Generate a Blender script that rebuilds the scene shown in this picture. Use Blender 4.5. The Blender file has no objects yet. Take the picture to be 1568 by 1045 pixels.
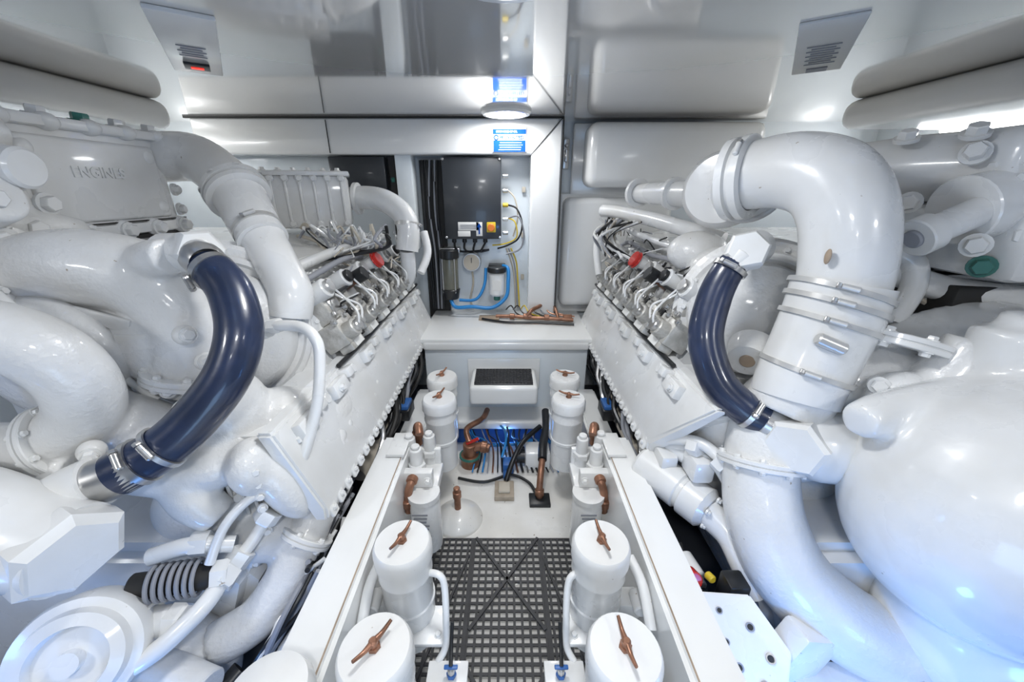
import bpy,bmesh,math,random
from mathutils import Vector,Matrix,Quaternion,Euler
random.seed(4)
R=random.uniform
scene=bpy.context.scene
# ---------------------------------------------------------------- materials
def mat(name,col,rough=.4,metal=0.,coat=0.,bump=0.,bscale=40.,var=.0,vscale=6.,speck=0.,speckcol=(.12,.10,.08),emis=None,estr=0.,spec=.5,trans=0.):
    m=bpy.data.materials.new(name); m.use_nodes=True
    nt=m.node_tree; N=nt.nodes; L=nt.links
    b=N['Principled BSDF']
    b.inputs['Base Color'].default_value=(*col,1)
    b.inputs['Roughness'].default_value=rough
    b.inputs['Metallic'].default_value=metal
    b.inputs['Coat Weight'].default_value=coat
    b.inputs['Coat Roughness'].default_value=.08
    b.inputs['Specular IOR Level'].default_value=spec
    b.inputs['Transmission Weight'].default_value=trans
    tc=N.new('ShaderNodeTexCoord')
    if var>0 or speck>0:
        n=N.new('ShaderNodeTexNoise'); n.inputs['Scale'].default_value=vscale; n.inputs['Detail'].default_value=6
        L.new(tc.outputs['Object'],n.inputs['Vector'])
        r=N.new('ShaderNodeValToRGB'); r.color_ramp.elements[0].position=.35; r.color_ramp.elements[1].position=.65
        d=1-var
        r.color_ramp.elements[0].color=(col[0]*d,col[1]*d*.985,col[2]*d*.955,1); r.color_ramp.elements[1].color=(*col,1)
        L.new(n.outputs['Fac'],r.inputs['Fac'])
        out=r.outputs['Color']
        if speck>0:
            # sheen variation
            mr=N.new('ShaderNodeMapRange'); mr.inputs['From Min'].default_value=.3; mr.inputs['From Max'].default_value=.7
            mr.inputs['To Min'].default_value=rough*1.7; mr.inputs['To Max'].default_value=rough*.8
            L.new(n.outputs['Fac'],mr.inputs['Value']); L.new(mr.outputs['Result'],b.inputs['Roughness'])
            n2=N.new('ShaderNodeTexNoise'); n2.inputs['Scale'].default_value=60; n2.inputs['Detail'].default_value=3
            L.new(tc.outputs['Object'],n2.inputs['Vector'])
            r2=N.new('ShaderNodeValToRGB'); t=.78-speck*.1
            r2.color_ramp.elements[0].position=t; r2.color_ramp.elements[1].position=t+.04
            r2.color_ramp.elements[0].color=(0,0,0,1); r2.color_ramp.elements[1].color=(1,1,1,1)
            L.new(n2.outputs['Fac'],r2.inputs['Fac'])
            mx=N.new('ShaderNodeMixRGB'); mx.inputs['Color2'].default_value=(*speckcol,1)
            L.new(r2.outputs['Color'],mx.inputs['Fac']); L.new(out,mx.inputs['Color1']); out=mx.outputs['Color']
        L.new(out,b.inputs['Base Color'])
    if bump>0:
        n3=N.new('ShaderNodeTexNoise'); n3.inputs['Scale'].default_value=bscale; n3.inputs['Detail'].default_value=4
        L.new(tc.outputs['Object'],n3.inputs['Vector'])
        bp=N.new('ShaderNodeBump'); bp.inputs['Strength'].default_value=bump; bp.inputs['Distance'].default_value=.004
        L.new(n3.outputs['Fac'],bp.inputs['Height']); L.new(bp.outputs['Normal'],b.inputs['Normal'])
    if emis:
        b.inputs['Emission Color'].default_value=(*emis,1); b.inputs['Emission Strength'].default_value=estr
    return m
PAINT=mat('white_engine_paint',(.765,.775,.78),.24,coat=.5,bump=.14,bscale=28,var=.09,speck=.3,speckcol=(.36,.31,.25))
CAST=mat('white_cast_paint',(.745,.75,.75),.28,coat=.4,bump=.45,bscale=95,var=.13,speck=.45,speckcol=(.38,.33,.26))
CLEAN=mat('white_gelcoat',(.81,.82,.82),.2,coat=.5,var=.04,vscale=2)
WALLM=mat('wall_white',(.74,.80,.85),.3,coat=.3,var=.04,vscale=2)
REAR=mat('rear_wall_low_bounce',(.40,.42,.46),.5)  # unseen rear wall, darkened to cut bounce light
HULL=mat('bilge_paint',(.79,.78,.75),.3,coat=.3,var=.14,vscale=5,speck=.8,speckcol=(.3,.25,.2),bump=.1)
UNDER=mat('bilge_painted_shade',(.08,.09,.11),.5,var=.3)  # floor under the engines, its shade put into the colour
CEIL=mat('ceiling_gloss',(.81,.79,.76),.05,metal=.42,coat=1,var=.03,vscale=1)
NAVY=mat('navy_silicone_hose',(.016,.028,.072),.30,coat=.4,bump=.15,bscale=30,var=.35,vscale=14)
BLUEH=mat('blue_hose',(.02,.22,.55),.35)
BLUEV=mat('blue_valve_and_glow',(.03,.12,.36),.4)
CU=mat('copper',(.38,.19,.12),.38,metal=.6,var=.5,vscale=20,bump=.2)
STEEL=mat('steel',(.60,.60,.60),.28,metal=.9,var=.15,vscale=20)
ALU=mat('cast_aluminium',(.60,.59,.56),.42,metal=.4,bump=.4,bscale=120,var=.3,vscale=30)
BLACK=mat('black_plastic',(.012,.013,.015),.35,var=.2)
DARK=mat('dark_seam_gap_shade',(.018,.017,.016),.6)  # seams and dark parts, plus painted shade filling gaps
PANEL=mat('black_panel_paint',(.03,.034,.04),.3,coat=.2)
RUBBER=mat('black_rubber',(.035,.035,.038),.45,var=.3,vscale=30)
RED=mat('red_cap',(.5,.02,.015),.25,coat=.5)
GREEN=mat('green_plug',(.03,.16,.13),.4)
YEL=mat('yellow',(.65,.48,.03),.4)
ORG=mat('orange',(.75,.2,.02),.4)
BEIGE=mat('beige_wrap',(.55,.5,.42),.6,var=.2)
BROWN=mat('brown_deposit',(.40,.31,.23),.6,var=.3)
LABEL=mat('label_white',(.72,.72,.70),.8,spec=.1)
GREY=mat('grey_print',(.28,.29,.32),.6)
SIGNB=mat('sign_blue',(.008,.06,.30),.85,spec=.05)
GLASS=mat('bowl_glass',(.25,.25,.2),.08,trans=.5)
WOOD=mat('wood_block',(.45,.38,.3),.6,var=.3,vscale=20)
LAMP=mat('lamp_glow',(1,1,1),.3,emis=(1,.98,.95),estr=9)
LED=mat('red_led',(.5,.02,.02),.3,emis=(1,.05,.03),estr=1)
CLAMP=mat('clamp_band',(.62,.62,.61),.3,metal=.4,var=.1)

# ---------------------------------------------------------------- builder
def V(*a): return Vector(a)
def grp(name,loc=(0,0,0)):
    e=bpy.data.objects.new(name,None); scene.collection.objects.link(e); e.location=loc; e.empty_display_size=.05
    return e
def axm(p,axis,roll=0):
    q=Vector(axis).normalized().to_track_quat('Z','Y')
    return Matrix.Translation(Vector(p))@q.to_matrix().to_4x4()@Matrix.Rotation(roll,4,'Z')
class MB:
    def __init__(s,name,parent=None,sx=1): s.name=name;s.p=parent;s.v=[];s.f=[];s.m=[];s.mats=[];s.sx=sx
    def mi(s,m):
        if m not in s.mats: s.mats.append(m)
        return s.mats.index(m)
    def raw(s,vs,fs,m):
        o=len(s.v); k=s.mi(m)
        s.v+= [Vector(v) for v in vs]
        for f in fs: s.f.append([i+o for i in f]); s.m.append(k)
        return s
    def bm(s,b,m,M=None):
        if M is not None: bmesh.ops.transform(b,matrix=M,verts=b.verts)
        b.verts.index_update()
        s.raw([v.co.copy() for v in b.verts],[[v.index for v in f.verts] for f in b.faces],m); b.free(); return s
    def box(s,c,size,m,rot=(0,0,0),bev=.004,seg=2):
        b=bmesh.new(); bmesh.ops.create_cube(b,size=1)
        bmesh.ops.scale(b,vec=size,verts=b.verts)
        if bev>0:
            bv=min(bev,min(size)*.49)
            bmesh.ops.bevel(b,geom=b.edges[:],offset=bv,segments=seg,affect='EDGES',profile=.5)
        return s.bm(b,m,Matrix.Translation(Vector(c))@Euler(rot).to_matrix().to_4x4())
    def lathe(s,p,axis,prof,m,seg=28,roll=0):
        M=axm(p,axis,roll); vs=[];fs=[];rings=[]
        for r,h in prof:
            if r<1e-6: vs.append(M@V(0,0,h)); rings.append([len(vs)-1])
            else:
                st=len(vs)
                for i in range(seg):
                    a=2*math.pi*i/seg; vs.append(M@V(r*math.cos(a),r*math.sin(a),h))
                rings.append(list(range(st,st+seg)))
        for A,B in zip(rings,rings[1:]):
            for i in range(seg):
                j=(i+1)%seg
                if len(A)==1 and len(B)==1: continue
                if len(A)==1: fs.append([A[0],B[j],B[i]])
                elif len(B)==1: fs.append([A[i],A[j],B[0]])
                else: fs.append([A[i],A[j],B[j],B[i]])
        return s.raw(vs,fs,m)
    def cyl(s,p0,p1,r,m,r1=None,bev=.003,seg=24):
        p0=Vector(p0);p1=Vector(p1);L=(p1-p0).length; r1=r if r1 is None else r1
        bev=min(bev,L*.3,r*.4,r1*.4+1e-4)
        return s.lathe(p0,p1-p0,[(0,0),(r-bev,0),(r,bev),(r1,L-bev),(max(r1-bev,1e-4),L),(0,L)],m,seg)
    def hexn(s,p,axis,r,h,m,roll=0):
        return s.lathe(p,axis,[(0,0),(r,0),(r,h*.82),(r*.86,h),(0,h)],m,6,roll)
    def bolt(s,p,axis,r,m=None):
        m=m or PAINT; p=Vector(p)
        s.lathe(p,axis,[(r*1.35,-.004),(r*1.35,r*.22),(0,r*.22)],m,16)
        return s.hexn(p+Vector(axis).normalized()*r*.2,axis,r,r*.9,m,R(0,1))
    def flange(s,p,axis,r0,r1,t,m,nb=8,br=.008):
        ax=Vector(axis).normalized(); p=Vector(p)
        s.lathe(p-ax*t/2,ax,[(r0,0),(r1-.002,0),(r1,.002),(r1,t*.42),(r1-.003,t*.46),(r1-.003,t*.54),(r1,t*.58),(r1,t-.002),(r1-.002,t),(r0,t)],m,40)
        for k in range(nb):
            a=k*2*math.pi/nb; q=axm(p+ax*t/2,ax)@V((r1-br*1.4)*math.cos(a),(r1-br*1.4)*math.sin(a),0); s.bolt(q,ax,br,m)
            q=axm(p-ax*t/2,ax)@V((r1-br*1.4)*math.cos(a),(r1-br*1.4)*math.sin(a),0); s.bolt(q,-ax,br,m)
        return s
    def tube(s,pts,r,m,seg=18,res=7,cap=True):
        P=[Vector(p) for p in pts]; n=len(P)
        rr=r if isinstance(r,(list,tuple)) else [r]*n
        C=[];Q=[]
        for i in range(n-1):
            a=P[max(i-1,0)];b=P[i];c=P[i+1];d=P[min(i+2,n-1)]
            for k in range(res):
                t=k/res
                C.append(.5*((2*b)+(c-a)*t+(2*a-5*b+4*c-d)*t*t+(3*b-3*c+d-a)*t**3))
                Q.append(rr[i]*(1-t)+rr[i+1]*t)
        C.append(P[-1]);Q.append(rr[-1])
        vs=[];fs=[]; T=(C[1]-C[0]).normalized(); u=T.orthogonal().normalized()
        for i,c in enumerate(C):
            T2=(C[min(i+1,len(C)-1)]-C[max(i-1,0)]).normalized()
            u=(T.rotation_difference(T2)@u); u=(u-T2*u.dot(T2)).normalized(); T=T2; w=T.cross(u)
            for k in range(seg):
                a=2*math.pi*k/seg; vs.append(c+(u*math.cos(a)+w*math.sin(a))*Q[i])
        for i in range(len(C)-1):
            for k in range(seg):
                j=(k+1)%seg
                fs.append([i*seg+k,i*seg+j,(i+1)*seg+j,(i+1)*seg+k])
        if cap:
            fs.append(list(range(seg))[::-1]); fs.append([(len(C)-1)*seg+k for k in range(seg)])
        return s.raw(vs,fs,m)
    def ring(s,c,axis,R_,r,m,seg=40,s2=12):
        prof=[(R_+r*math.cos(2*math.pi*k/s2),r*math.sin(2*math.pi*k/s2)) for k in range(s2+1)]
        return s.lathe(c,axis,prof,m,seg)
    def ell(s,c,rad,m,rot=(0,0,0)):
        b=bmesh.new(); bmesh.ops.create_uvsphere(b,u_segments=32,v_segments=20,radius=1)
        return s.bm(b,m,Matrix.Translation(Vector(c))@Euler(rot).to_matrix().to_4x4()@Matrix.Diagonal((*rad,1)))
    def prism(s,poly,y0,y1,m,bev=.008):
        b=bmesh.new(); n=len(poly)
        ys=y0 if isinstance(y0,(list,tuple)) else [y0]*n
        A=[b.verts.new((x,ys[i],z)) for i,(x,z) in enumerate(poly)]; B=[b.verts.new((x,y1,z)) for x,z in poly]
        b.faces.new(A); b.faces.new(B[::-1])
        for i in range(n): b.faces.new([A[i],B[i],B[(i+1)%n],A[(i+1)%n]])
        bmesh.ops.recalc_face_normals(b,faces=b.faces)
        if bev>0: bmesh.ops.bevel(b,geom=b.edges[:],offset=bev,segments=2,affect='EDGES')
        return s.bm(b,m)
    def clamp(s,p,axis,r,w=.012,screw=(1,0,0),m=None):
        m=m or CLAMP; p=Vector(p); ax=Vector(axis).normalized()
        s.lathe(p-ax*w/2,ax,[(r*.95,0),(r+.0025,0),(r+.0025,w),(r*.95,w)],m,32)
        sd=Vector(screw); sd=(sd-ax*sd.dot(ax)).normalized(); t=ax.cross(sd)
        q=p+sd*(r+.007)
        s.cyl(q-t*.018,q+t*.016,.0065,m,seg=12); s.hexn(q+t*.016,t,.007,.007,STEEL)
        return s
    def done(s,remesh=0,smooth=8):
        me=bpy.data.meshes.new(s.name)
        vs=s.v
        if s.sx<0: vs=[V(-v.x,v.y,v.z) for v in vs]
        me.from_pydata([tuple(v) for v in vs],[],s.f)
        for m in s.mats: me.materials.append(m)
        me.polygons.foreach_set('material_index',s.m)
        b=bmesh.new(); b.from_mesh(me); bmesh.ops.recalc_face_normals(b,faces=b.faces); b.to_mesh(me); b.free()
        me.polygons.foreach_set('use_smooth',[True]*len(me.polygons))
        if not remesh: me.set_sharp_from_angle(angle=math.radians(38))
        o=bpy.data.objects.new(s.name,me); scene.collection.objects.link(o)
        if s.p: o.parent=s.p
        if remesh:
            md=o.modifiers.new('fuse','REMESH'); md.mode='VOXEL'; md.voxel_size=remesh; md.use_smooth_shade=True
            sm=o.modifiers.new('soft','SMOOTH'); sm.factor=.5; sm.iterations=smooth
        return o

# ---------------------------------------------------------------- room shell
CZ=1.59
def plain(name,c,size,m,bev=0): return MB(name).box(c,size,m,bev=bev).done()
plain('ceiling',(0,.35,CZ+.02),(4.2,4.1,.04),CEIL)
plain('wall_back',(0,2.36,.8),(4.2,.06,1.66),WALLM)
plain('wall_left',(-2.05,.35,.8),(.06,4.1,1.66),WALLM)
plain('wall_right',(2.05,.35,.8),(.06,4.1,1.66),WALLM)
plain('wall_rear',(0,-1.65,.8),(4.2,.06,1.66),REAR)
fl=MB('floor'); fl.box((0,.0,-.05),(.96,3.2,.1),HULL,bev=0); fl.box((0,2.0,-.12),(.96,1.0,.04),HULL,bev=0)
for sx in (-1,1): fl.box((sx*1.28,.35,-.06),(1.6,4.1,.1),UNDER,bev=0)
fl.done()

g=grp('bulkhead_bench')
b=MB('shelf_top',g); b.box((0,2.065,.525),(.90,.53,.03),CLEAN,bev=.012); b.box((0,1.815,.50),(.86,.04,.05),CLEAN,bev=.015,seg=4)
b.box((0,1.86,.24),(.86,.07,.50),WALLM,bev=.01); b.box((-.01,1.76,.1),(.62,.17,.05),CLEAN,bev=.014,seg=3)
b.box((0,1.83,-.02),(.86,.05,.16),BLUEV,bev=0)  # last strip paints blue bilge light into the bench base
b.done()
g=grp('boarding_step')
b=MB('step_body',g); b.box((-.012,1.70,.325),(.33,.22,.10),CLEAN,bev=.018,seg=4)
b.box((-.012,1.812,.34),(.38,.012,.17),CLEAN,bev=.004)
b.done()
t=MB('grip_tread',g); t.box((-.012,1.70,.377),(.285,.17,.008),RUBBER,bev=.003)
for i in range(17):
    for j in range(9): t.box((-.148+i*.017,1.63+j*.0175,.382),(.010,.010,.005),RUBBER,bev=0,rot=(0,0,.78))
t.done()

b=MB('trim_header'); b.box((-.66,2.235,1.502),(1.86,.13,.166),CLEAN,bev=.012,seg=3)
b.box((-.66,2.17,1.586),(1.9,.012,.008),DARK,bev=0)
b.box((-.905,2.17,1.50),(.004,.006,.15),DARK,bev=0); b.done()
b=MB('trim_post'); b.prism([(.13,.55),(.13,1.42),(.285,1.585),(.285,.55)],2.165,2.31,CLEAN,bev=.006)
b.prism([(.128,1.419),(.285,1.588),(.285,1.582),(.133,1.419)],2.163,2.168,DARK,bev=0)
b.box((.2875,2.20,1.07),(.005,.1,1.03),DARK,bev=0); b.done()
b=MB('trim_window_mullion'); b.box((-.545,2.26,1.18),(.09,.10,.5),WALLM,bev=.008); b.box((-.62,2.28,1.2),(.03,.05,.46),DARK,bev=0); b.done()
b=MB('trim_cable_recess'); b.box((-.415,2.31,.95),(.13,.03,.9),DARK,bev=0)  # flat dark strip paints the shade of a recess
for i in range(7): b.tube([(-.46+i*.014,2.28,1.40),(-.45+R(-.02,.02)+i*.012,2.26,1.15),(-.46+i*.014,2.27,.9),(-.45+i*.01,2.27,.56)],.006,random.choice([BLACK,BLACK,GREY,BLACK]),seg=8)
b.done()
g=grp('moulded_locker_panel')
b=MB('upper_bulge',g); b.box((.87,2.24,1.415),(.90,.18,.31),CLEAN,bev=.05,seg=5); b.box((.87,2.31,1.40),(1.02,.03,.36),CLEAN,bev=.012)
b.done()
g=grp('moulded_locker_panel')
b=MB('lower_bulge',g); b.box((.62,2.27,.90),(.60,.12,.62),CLEAN,bev=.04,seg=5); b.box((.62,2.31,.88),(.66,.03,.70),CLEAN,bev=.01); b.done()
g=grp('door_latch')
b=MB('latch_body',g); b.box((.325,2.30,1.43),(.035,.03,.15),STEEL,bev=.006); b.cyl((.325,2.29,1.47),(.325,2.262,1.47),.010,STEEL); b.box((.325,2.265,1.42),(.018,.025,.06),STEEL,bev=.004)
b.done()
for sx in (-1,1):
    b=MB('ceiling_air_duct'); b.box((sx*1.72,.95,1.535),(.66,1.75,.108),CLEAN,bev=.045,seg=5)
    b.done()
    b=MB('wall_strip_lamp'); b.cyl((sx*1.985,1.15,1.50),(sx*1.985,1.95,1.50),.022,LAMP); b.box((sx*2.01,1.55,1.50),(.02,.86,.06),CLEAN); b.done()

LC=(.97,.985,1)
def downlight(x,y,pw):
    b=MB('ceiling_lamp'); b.lathe((x,y,CZ),(0,0,-1),[(.118,0),(.118,.008),(.108,.018),(.092,.019),(.092,.012)],CLEAN,48)
    b.lathe((x,y,CZ),(0,0,-1),[(.094,.012),(.08,.020),(0,.022)],LAMP,48); b.done()
    l=bpy.data.lights.new('downlight_light','AREA'); l.shape='DISK'; l.size=.18; l.energy=pw; l.color=LC
    o=bpy.data.objects.new('downlight_light',l); o.location=(x,y,CZ-.03); scene.collection.objects.link(o)
downlight(0,2.03,3.8); downlight(0,.78,6.4); downlight(0,-.3,6.2); downlight(-1.1,-.25,5); downlight(1.1,-.25,4.3)  # front pair are fixtures; those behind the camera are added, unseen light
downlight(0,-1.1,3)  # another unseen lamp added for light from behind
for sx in (-1,1):
    l=bpy.data.lights.new('strip_light','AREA'); l.shape='RECTANGLE'; l.size=.05; l.size_y=.8; l.energy=5.5; l.color=LC
    o=bpy.data.objects.new('strip_light',l); o.location=(sx*1.95,1.65,1.49); scene.collection.objects.link(o)
    o.rotation_euler=(0,sx*math.radians(80),0)

g=grp('reflected_panel_solid'); b=MB('panel',g)  # solid panel added in place of a reflection in the ceiling
RZ=(0,0,.58)
b.box((-.80,1.17,CZ-.005),(.12,.50,.010),CLEAN,rot=RZ,bev=.003); b.box((-.885,1.30,CZ-.012),(.06,.06,.008),BLACK,rot=RZ,bev=.002); b.box((-.885,1.30,CZ-.0175),(.03,.012,.003),LED,rot=RZ,bev=0)
for k in range(5): b.box((-.83+k*.012,1.215-k*.018,CZ-.0115),(.06-.015*(k%2),.003,.002),GREY,rot=RZ,bev=0)
b.done()
g=grp('reflected_plate_solid'); b=MB('plate',g); RZ=(0,0,-.58)  # solid plate standing in for a ceiling reflection
b.box((.82,1.19,CZ-.003),(.12,.46,.006),LABEL,rot=RZ,bev=.002)
for k in range(9): b.box((.79+k*.012,1.145+k*.018,CZ-.008),(.07-.02*(k%2),.003,.002),GREY,rot=RZ,bev=0)
b.box((.925,1.35,CZ-.008),(.05,.04,.003),GREY,rot=RZ,bev=0)
b.done()

# ---------------------------------------------------------------- sign
g=grp('prohibited_sign')
b=MB('sign_plate',g); b.box((.017,2.163,1.487),(.17,.005,.115),LABEL,bev=.001); b.box((.017,2.1595,1.521),(.166,.002,.022),SIGNB,bev=0)
b.box((.017,2.1595,1.456),(.162,.002,.052),SIGNB,bev=0)
for k in range(4): b.box((.02+R(-.005,.005),2.158,1.472-k*.011),(.12-R(0,.04),.001,.0025),LABEL,bev=0)
b.ring((-.050,2.159,1.495),(0,1,0),.010,.003,SIGNB,20,6); b.done()
def text(body,loc,size,m,parent,rot=(math.radians(90),0,0),ext=.0006,name='lettering'):
    c=bpy.data.curves.new(name,'FONT'); c.body=body; c.size=size; c.extrude=ext; c.offset=size*.03
    o=bpy.data.objects.new(name,c); c.materials.append(m); o.location=loc; o.rotation_euler=rot; scene.collection.objects.link(o); o.parent=parent
text('PROHIBITED',(-.034,2.1585,1.487),.022,SIGNB,g); text('DISCHARGE OF OIL',(-.05,2.1575,1.517),.012,LABEL,g)

# ---------------------------------------------------------------- electrical boxes
g=grp('electrical_control_box')
b=MB('cabinet',g); b.box((-.185,2.25,1.20),(.315,.10,.42),PANEL,bev=.006)
b.box((-.21,2.197,1.06),(.115,.004,.045),LABEL,bev=.001); b.box((-.235,2.197,1.02),(.07,.004,.03),LABEL,bev=.001)
b.box((-.15,2.197,1.045),(.035,.004,.075),LABEL,bev=.001)
b.prism([(-.15,1.078),(-.163,1.055),(-.154,1.055),(-.154,1.018),(-.146,1.018),(-.146,1.055),(-.137,1.055)],2.193,2.196,SIGNB,bev=0)
for k in range(3): b.box((-.21,2.194,1.05+k*.009),(.09,.002,.003),GREY,bev=0)
b.box((-.083,2.195,1.055),(.05,.012,.055),YEL,bev=.004); b.cyl((-.083,2.19,1.055),(-.083,2.165,1.055),.020,ORG)
for z in (1.0,1.4):
    for x in (-.335,-.035): b.cyl((x,2.2,z),(x,2.192,z),.007,STEEL,seg=10)
for i in range(5): b.cyl((-.02,2.25,1.02+i*.075),(.012,2.25,1.02+i*.075),.012,STEEL if i!=2 else YEL,seg=12)
for i in range(4): b.cyl((-.30+i*.06,2.25,.99),(-.30+i*.06,2.25,.965),.013,BLACK,seg=12)
b.done()
w=MB('cables',g)
w.tube([(.012,2.25,1.17),(.06,2.22,1.15),(.09,2.22,1.07),(.07,2.24,.99),(.01,2.25,.95),(-.05,2.26,.93)],.005,BLACK,seg=8)
w.tube([(.012,2.25,1.10),(.05,2.22,1.08),(.06,2.22,1.0),(.0,2.25,.96),(-.08,2.25,.95)],.004,YEL,seg=8)
w.tube([(.012,2.25,1.245),(.05,2.24,1.20),(.065,2.24,1.1),(.04,2.25,1.0)],.004,BEIGE,seg=8)
w.tube([(.012,2.25,1.10),(.07,2.21,1.11),(.10,2.22,1.02),(.08,2.24,.93),(.0,2.25,.90)],.005,GREY,seg=8)
for i in range(3): w.tube([(.0+i*.014,2.27,.93),(.03+i*.015,2.28,.85),(.05+i*.01,2.28,.75),(.06+i*.012,2.28,.56)],.0045,[BEIGE,GREY,YEL][i],seg=8)
for i in range(4): w.tube([(-.30+i*.06,2.25,.965),(-.29+i*.05,2.24,.93),(-.24+i*.03,2.27,.91),(-.1,2.28,.92)],.006,BLACK,seg=8)
for i in range(3): w.box((.10,2.315,1.25-i*.25),(.02,.02,.03),BEIGE,bev=.003)
w.done()
g=grp('electrical_junction_box'); b=MB('cabinet',g); b.box((-.80,2.27,1.32),(.30,.08,.19),PANEL,bev=.006); b.cyl((-.93,2.23,1.34),(-.93,2.22,1.34),.008,STEEL,seg=10); b.cyl((-.63,2.27,1.3),(-.61,2.27,1.3),.02,GREEN,seg=12); b.done()
g=grp('water_separator'); b=MB('bowl',g)
b.cyl((-.33,2.22,.93),(-.33,2.22,.88),.055,BLACK); b.cyl((-.33,2.22,.88),(-.33,2.22,.70),.048,GLASS); b.cyl((-.33,2.22,.70),(-.33,2.22,.64),.055,BLACK,r1=.045)
b.cyl((-.33,2.22,.86),(-.33,2.22,.71),.02,BLACK)
for a in range(4):
    an=a*1.57+.7; b.cyl((-.33+.05*math.cos(an),2.22+.05*math.sin(an),.68),(-.33+.05*math.cos(an),2.22+.05*math.sin(an),.90),.004,STEEL,seg=8)
b.box((-.33,2.28,.92),(.12,.08,.03),STEEL); b.done()
g=grp('pressure_gauge'); b=MB('gauge',g); b.cyl((-.205,2.31,.85),(-.205,2.255,.85),.055,STEEL); b.cyl((-.205,2.257,.85),(-.205,2.252,.85),.048,BEIGE); b.box((-.205,2.25,.862),(.004,.002,.03),BLACK,bev=0)
b.tube([(-.205,2.28,.8),(-.20,2.27,.72),(-.22,2.27,.62),(-.2,2.27,.56)],.006,BEIGE,seg=8); b.done()
g=grp('oil_filter_canister'); b=MB('canister',g); b.cyl((-.055,2.22,.66),(-.055,2.22,.80),.048,CLEAN,bev=.012); b.cyl((-.055,2.22,.80),(-.055,2.22,.83),.055,BLACK); b.box((-.055,2.28,.82),(.10,.08,.03),BLACK); b.box((-.055,2.173,.73),(.05,.004,.06),LABEL,bev=0); b.cyl((-.055,2.22,.66),(-.055,2.22,.63),.02,GREEN); b.done()
g=grp('blue_fluid_hose'); b=MB('hose',g)
b.tube([(-.33,2.2,.64),(-.30,2.17,.60),(-.20,2.16,.605),(-.08,2.16,.60),(-.0,2.18,.66),(.012,2.2,.75),(.01,2.22,.82),(-.02,2.25,.83)],.011,BLUEH,seg=12)
b.tube([(-.28,2.2,.635),(-.18,2.2,.64),(-.13,2.22,.72),(-.12,2.24,.82)],.009,BLUEH,seg=12); b.done()
g=grp('copper_pipe_run'); b=MB('pipe',g); b.tube([(-.06,2.13,.556),(.05,2.12,.558),(.14,2.10,.556),(.26,2.08,.558),(.385,2.06,.556)],.011,CU,seg=14)
for x,l in ((.02,.03),(.1,.05),(.22,.03),(.33,.05)): b.cyl((x,2.11-.02*(x>.1),.562),(x+l,2.108-.02*(x>.1),.562),.018,CU)
b.tube([(.12,2.1,.57),(.15,2.11,.60),(.20,2.16,.61),(.22,2.24,.60)],.011,CU); b.tube([(.30,2.09,.56),(.29,2.15,.60),(.29,2.26,.59)],.009,CU); b.tube([(-.14,2.1,.55),(0,2.04,.55),(.2,2.03,.55),(.38,2.0,.55)],.007,BLACK,seg=8)
b.box((-.1,2.13,.546),(.12,.07,.012),BROWN,bev=.002)
for k in range(7): b.tube([(.0+k*.045,2.25,.56),(.03+k*.04,2.2,.60),(.06+k*.04,2.15,.57),(.10+k*.05,2.11,.56)],.004,random.choice([YEL,CU,BLACK,GREY]),seg=8)
b.done()

# ---------------------------------------------------------------- mat (open grid)
b=MB('floor_grid_mat'); x0,x1,y0,y1=-.285,.265,.12,1.06; pz=.010
n=23
for i in range(n+1):
    x=x0+(x1-x0)*i/n; b.box((x,(y0+y1)/2,pz),(.0075,y1-y0,.007),RUBBER,bev=0)
m=int((y1-y0)/((x1-x0)/n))
for j in range(m+1):
    y=y0+(y1-y0)*j/m; b.box(((x0+x1)/2,y,pz),(x1-x0,.0075,.006),RUBBER,bev=0)
for x in (-.125,.13): b.box((x,(y0+y1)/2,pz+.003),(.013,y1-y0,.008),RUBBER,bev=0)
for yc in (.90,.48):
    for sgn in (-1,1): b.box((.003,yc,pz+.004),(.010,.40,.008),RUBBER,rot=(0,0,sgn*.62),bev=0)
for xc in (-.205,.20):
    for sgn in (-1,1): b.box((xc,.75,pz+.004),(.008,.50,.008),RUBBER,rot=(0,0,sgn*.28),bev=0)
b.done()

# ---------------------------------------------------------------- stringers
for sx in (-1,1):
    b=MB('engine_bed_stringer'); b.prism([(sx*.33,0),(sx*.33,.44),(sx*.43,.44),(sx*.47,0)],-.9,1.12,CLEAN,bev=.01)
    b.box((sx*.342,.1,.4402),(.003,1.9,.003),BROWN,bev=0)
    b.done()
    b=MB('engine_bed_stringer'); b.prism([(sx*.36,0),(sx*.36,.26),(sx*.47,.26),(sx*.47,0)],1.13,1.79,CLEAN,bev=.01); b.done()

# ---------------------------------------------------------------- filters
def fuel_filter(x,y,ztop=.51,zb=.18,r=.062,ang=.3):
    g=grp('fuel_filter',(0,0,0)); b=MB('housing',g)
    H=ztop-zb
    b.lathe((x,y,zb),(0,0,1),[(0,0),(r*.55,0),(r*.93,.02),(r*.95,H*.42),(r*1.0,H*.43),(r*1.0,H*.46),(r*.95,H*.47),(r*.95,H-.10),(r*1.0,H-.09),(r*1.0,H-.085),(r*.97,H-.08),(r*.97,H-.05),(r*1.06,H-.045),(r*1.06,H-.014),(r*1.0,H-.003),(r*.96,H),(r*.3,H+.001),(0,H+.001)],PAINT,40)
    b.done()
    h=MB('tee_handle',g); d=V(math.cos(ang+1.57),math.sin(ang+1.57),0); c=V(x,y,ztop+.016)
    h.cyl((x,y,ztop),(x,y,ztop+.022),.008,CU,seg=12); h.hexn((x,y,ztop+.001),(0,0,1),.0115,.007,CU)
    h.tube([c-d*.040+V(0,0,.006),c-d*.02,c,c+d*.02,c+d*.040+V(0,0,.006)],[.003,.004,.006,.004,.003],CU,seg=10); h.done()
    return g
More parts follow.
